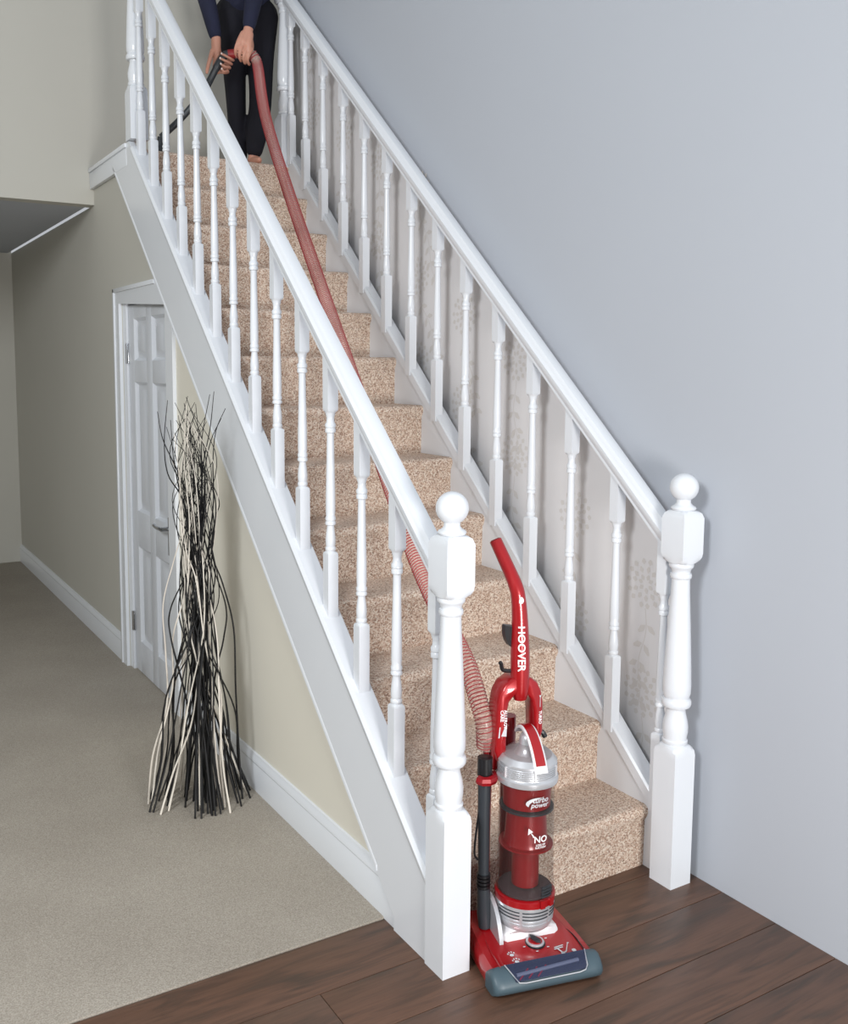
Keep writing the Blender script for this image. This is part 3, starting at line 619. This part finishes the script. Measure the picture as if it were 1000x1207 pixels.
top = [[(pp(.07, .34, .13), .128), (pp(.06, .46, .06), .122), (chest, .132), (pp(.03, .69, -.14), .095)], [(shL, .07), (chest, .10), (shR, .07)]]
for sh, el, wr_, e in ((shL, elL, wL, -.02), (shR, elR, wR, .0)):
    d = (wr_ - el); top.append([(sh, .062), (sh + (el - sh) * .5, .055), (el, .047), (el + d * .5, .043), (el + d * .93, .034)])
skinned('top', top, NAVY, pers, .007)
tr = [[(pp(.07, .40, .12), .125), (pp(.07, .31, .14), .120)]]
tr.append([(hipL, .092), (hipL + (knL - hipL) * .5, .064), (knL, .051), (knL + (anL - knL) * .5, .049), (anL + (knL - anL) * .10, .044)])
tr.append([(hipR, .094), (hipR + (knR - hipR) * .5, .070), (knR, .059), (knR + (anR - knR) * .5, .058), (anR + (knR - anR) * .16, .045)])
skinned('trousers', tr, TROUS, pers, .007)
Z_ = Vector((0, 0, 1))
hm = [[(head + PN * .028 + Z_ * .034, .090), (head + PN * .040 + Z_ * .010, .088), (head + PN * .045 - Z_ * .045, .066)], [(head + PN * .10, .040), (head + PN * .135 - Z_ * .05, .034), (head + PN * .125 - Z_ * .15, .018)],
      [(head + PE * .07 + Z_ * .02 + PN * .02, .03), (head + PE * .078 - Z_ * .05 + PN * .03, .022)], [(head - PE * .07 + Z_ * .02 + PN * .02, .03), (head - PE * .078 - Z_ * .05 + PN * .03, .022)]]
skinned('hair', hm, HAIR, pers, .008)
fc = head + PN * -.105 - Vector((0, 0, .045))
for sgn in (-1, 1):
    bm = bmesh.new(); bmesh.ops.create_uvsphere(bm, u_segments=12, v_segments=8, radius=.011); MB().frombm(bm, Matrix.Translation(fc + PE * .03 * sgn + Vector((0, 0, .035)) + PN * .008)).build('eye', EYEW, pers)
    bm = bmesh.new(); bmesh.ops.create_uvsphere(bm, u_segments=10, v_segments=8, radius=.022); MB().frombm(bm, Matrix.Translation(head + PE * .083 * sgn + PN * -.02 - Vector((0, 0, .01))) @ Matrix.Diagonal((.5, .7, 1.2, 1))).build('ear', SKIN, pers)
bm = bmesh.new(); bmesh.ops.create_cone(bm, segments=10, radius1=.014, radius2=.006, depth=.035, cap_ends=True); MB().frombm(bm, Matrix.Translation(fc + Vector((0, 0, .012)) - PN * .008)).build('nose', SKIN, pers)
bm = bmesh.new(); bmesh.ops.create_uvsphere(bm, u_segments=12, v_segments=8, radius=.02); MB().frombm(bm, Matrix.Translation(fc - Vector((0, 0, .022)) + PN * .012) @ Matrix.Diagonal((1, .6, .35, 1))).build('mouth', LIP, pers)

# ------------------------------------------------------------------ hose with wand
hs = thing('vacuum_hose', px(190, 172, .02) * 1, 'long stretched red coil hose with grey wand, running up the stairs to the person', 'hose')
hpts = [px(296, 71, -.106), px(299.5, 76, -.109), px(302.5, 86, -.115), (.585, 2.40, 2.735), (.514, 2.0, 2.323), (.41, 1.40, 1.76), (.34, 1.0, 1.388), (.274, .62, 1.035), (.243, .44, .892), (.206, .215, .762), (.184, .105, .660), (.182, .078, .605), vp(-.078, .236, .55)]
HP = spline([px(277, 70.8, -.105), px(284, 69.8, -.108), px(291, 69.6, -.106)] + hpts, 26)
# arc length
L = [0]
for a, b in zip(HP, HP[1:]): L.append(L[-1] + (b - a).length)
tot = L[-1]
def at_len(s_):
    import bisect
    i = min(max(bisect.bisect(L, s_) - 1, 0), len(HP) - 2); t = (s_ - L[i]) / max(1e-9, L[i + 1] - L[i]); return HP[i].lerp(HP[i + 1], t), (HP[i + 1] - HP[i]).normalized()
RH = .0255
skin_h = MB().tube(HP, RH - .0012, 14).build('hose_skin', HOSE, hs, 60); skin_h['label'] = 'translucent hose wall'
pts = []; s_ = 0; ph = 0; nseg = 10; cr_ = []
while s_ < tot:
    p, t = at_len(s_); fr_ = s_ / tot
    pitch = .0145 - .0042 * min(1, fr_ / .4); cr_.append(.0021 - .0006 * min(1, fr_ / .5))
    nx = Vector((0, 0, 1)).cross(t); nx = nx.normalized() if nx.length > 1e-3 else Vector((1, 0, 0)); ny = t.cross(nx)
    pts.append(p + (nx * math.cos(ph) + ny * math.sin(ph)) * RH); ph += 2 * PI / nseg; s_ += pitch / nseg
MB().tube(pts, cr_, 4).build('hose_coil', COIL, hs, 0)
wpts = [px(192, 160, .0), px(215, 139.5, -.02), px(240, 112.5, -.055), px(249, 99, -.085), px(256, 87, -.10), px(262, 77.5, -.103), px(266.5, 72.8, -.104), px(270, 71.8, -.105)]
MB().tube(spline(wpts, 6), [.0165] * 6 * 2 + [.017] * 12 + [.0195] * (6 * 7 + 1 - 24), 14).build('wand', DKGREY, hs, 60)
MB().tube([px(269, 71.8, -.105), px(278, 70.8, -.105)], .0215, 16).build('hose_cuff', mat('red_cuff', srgb(150, 40, 42), 0.4), hs)
b0 = px(190, 171, .0); 
Mx = Matrix.Translation(Vector((b0.x, b0.y, 2.60))) @ Matrix.Rotation(-.38, 4, 'Z')
nz = MB().box(-.030, .030, -.05, .05, 0.003, .035, .008, Mx).box(-.022, .026, -.032, .032, .030, .075, .012, Mx); nz.tube([Mx @ Vector((0, 0, .06)), px(192, 160, .0) * 1.0], .018, 12).build('floor_tool', DKGREY, hs, 40)

# ------------------------------------------------------------------ twig bundle leaning by the hall wall
tb = thing('twig_bundle', (-.19, 1.27, .005), 'tall splayed bundle of black and whitewashed twigs standing on the hall carpet', 'twig bundle')
te = Vector((.945, -.327, 0)); tn = Vector((.327, .945, 0)); TC = Vector((-.19, 1.27, 0))
def tw(a, c, z):                       # a across, c away, lean towards the wall with height
    p = TC + te * a + tn * c + Vector((.030 * min(z, 1.0), .055 * z, z)); p.x = min(p.x, -.004); return p
def twig(pts, r0, m):
    P = spline(pts, 7); n = len(P); MB().tube(P, [r0 * (1 - .72 * i / (n - 1)) for i in range(n)], 6).build('twig', m, tb, 60)
R = random.Random(11)
for i in range(64):
    white = i % 4 == 1
    a0 = R.uniform(-.19, .185); c0 = R.uniform(-.15, .12) * math.sqrt(max(0, 1 - (a0 / .2) ** 2))
    a1 = -a0 * R.uniform(-.7, .35) + R.gauss(0, .018); c1 = R.uniform(-.05, .05)
    a2 = R.gauss(-.005, .028); c2 = R.uniform(-.035, .035)
    a3 = R.gauss(-.012, .040); c3 = R.uniform(-.04, .04)
    a4 = R.gauss(-.020, .034) + a2 * .6; zt_ = R.uniform(1.12, 1.46)
    m1 = R.uniform(.30, .46); zw = R.uniform(.70, .84)
    pts = [tw(a0, c0, .006), tw(a0 * .68 + a1 * .16, c0 * .75, m1 * .44), tw(a0 * .30 + a1 * .62 + R.gauss(0, .008), (c0 + c1) / 2, m1), tw(a1 * .5 + a2 * .6 + R.gauss(0, .012), c1, (m1 + zw) / 2 + .02), tw(a2, c2, zw),
           tw((a2 + a3) / 2 + R.gauss(0, .020), c3, zw + (zt_ - zw) * .36), tw(a3 + R.gauss(0, .010), c3, zw + (zt_ - zw) * .70), tw(a4, c3, zt_)]
    if white: pts = [p - tn * .0 for p in pts]
    twig(pts, R.uniform(.0032, .0042), TWIGW if white else TWIGB)
for m, pts in ((TWIGB, [(.150, -.02, .006), (.140, -.02, .14), (.128, -.01, .40), (.122, 0, .62), (.085, 0, .78), (.045, 0, .90), (.060, 0, 1.02), (.075, 0, 1.08), (.040, 0, 1.18), (.030, 0, 1.26)]),
               (TWIGB, [(.10, .0, .006), (.08, .0, .30), (.055, 0, .62), (.035, 0, .88), (.055, 0, 1.08), (.058, 0, 1.22), (.072, 0, 1.33), (.108, 0, 1.41)]),
               (TWIGB, [(.02, .0, .006), (.0, .0, .40), (-.01, 0, .80), (.02, 0, 1.06), (.030, 0, 1.20), (.055, 0, 1.30), (.092, 0, 1.375)]),
               (TWIGB, [(-.05, .0, .006), (-.01, .0, .50), (.0, 0, .85), (-.02, 0, 1.05), (-.062, 0, 1.18), (-.112, 0, 1.30), (-.128, 0, 1.40)]),
               (TWIGB, [(.05, .0, .006), (.0, .0, .50), (-.02, 0, .85), (-.045, 0, 1.07), (-.10, 0, 1.18), (-.108, 0, 1.30), (-.092, 0, 1.44)]),
               (TWIGB, [(.0, .0, .006), (.02, .0, .50), (.0, 0, .90), (.018, 0, 1.15), (.022, 0, 1.30), (.055, 0, 1.46)]),
               (TWIGB, [(.0, .03, .006), (.03, .0, .50), (.01, 0, .90), (.02, 0, 1.18), (.052, 0, 1.34), (.070, 0, 1.47)]),
               (TWIGB, [(.06, .03, .006), (.05, .0, .40), (.085, 0, .58), (.095, 0, .70), (.045, 0, .86), (.01, 0, 1.0), (-.01, 0, 1.2)]),
               (TWIGB, [(.02, -.03, .006), (-.04, -.02, .35), (-.098, -.02, .60), (-.10, 0, .70), (-.04, 0, .84), (-.01, 0, 1.0), (.01, 0, 1.25)]),
               (TWIGW, [(-.182, .0, .006), (-.165, .0, .18), (-.115, 0, .36), (-.118, 0, .55), (-.125, 0, .72), (-.085, 0, .88), (-.055, 0, 1.0), (-.05, 0, 1.2)]),
               (TWIGW, [(-.170, -.03, .006), (-.145, .0, .20), (-.095, 0, .42), (-.092, 0, .60), (-.05, 0, .76), (-.058, 0, .92), (-.035, 0, 1.10), (-.02, 0, 1.3)])):
    twig([tw(*p) for p in pts], .0042, m)
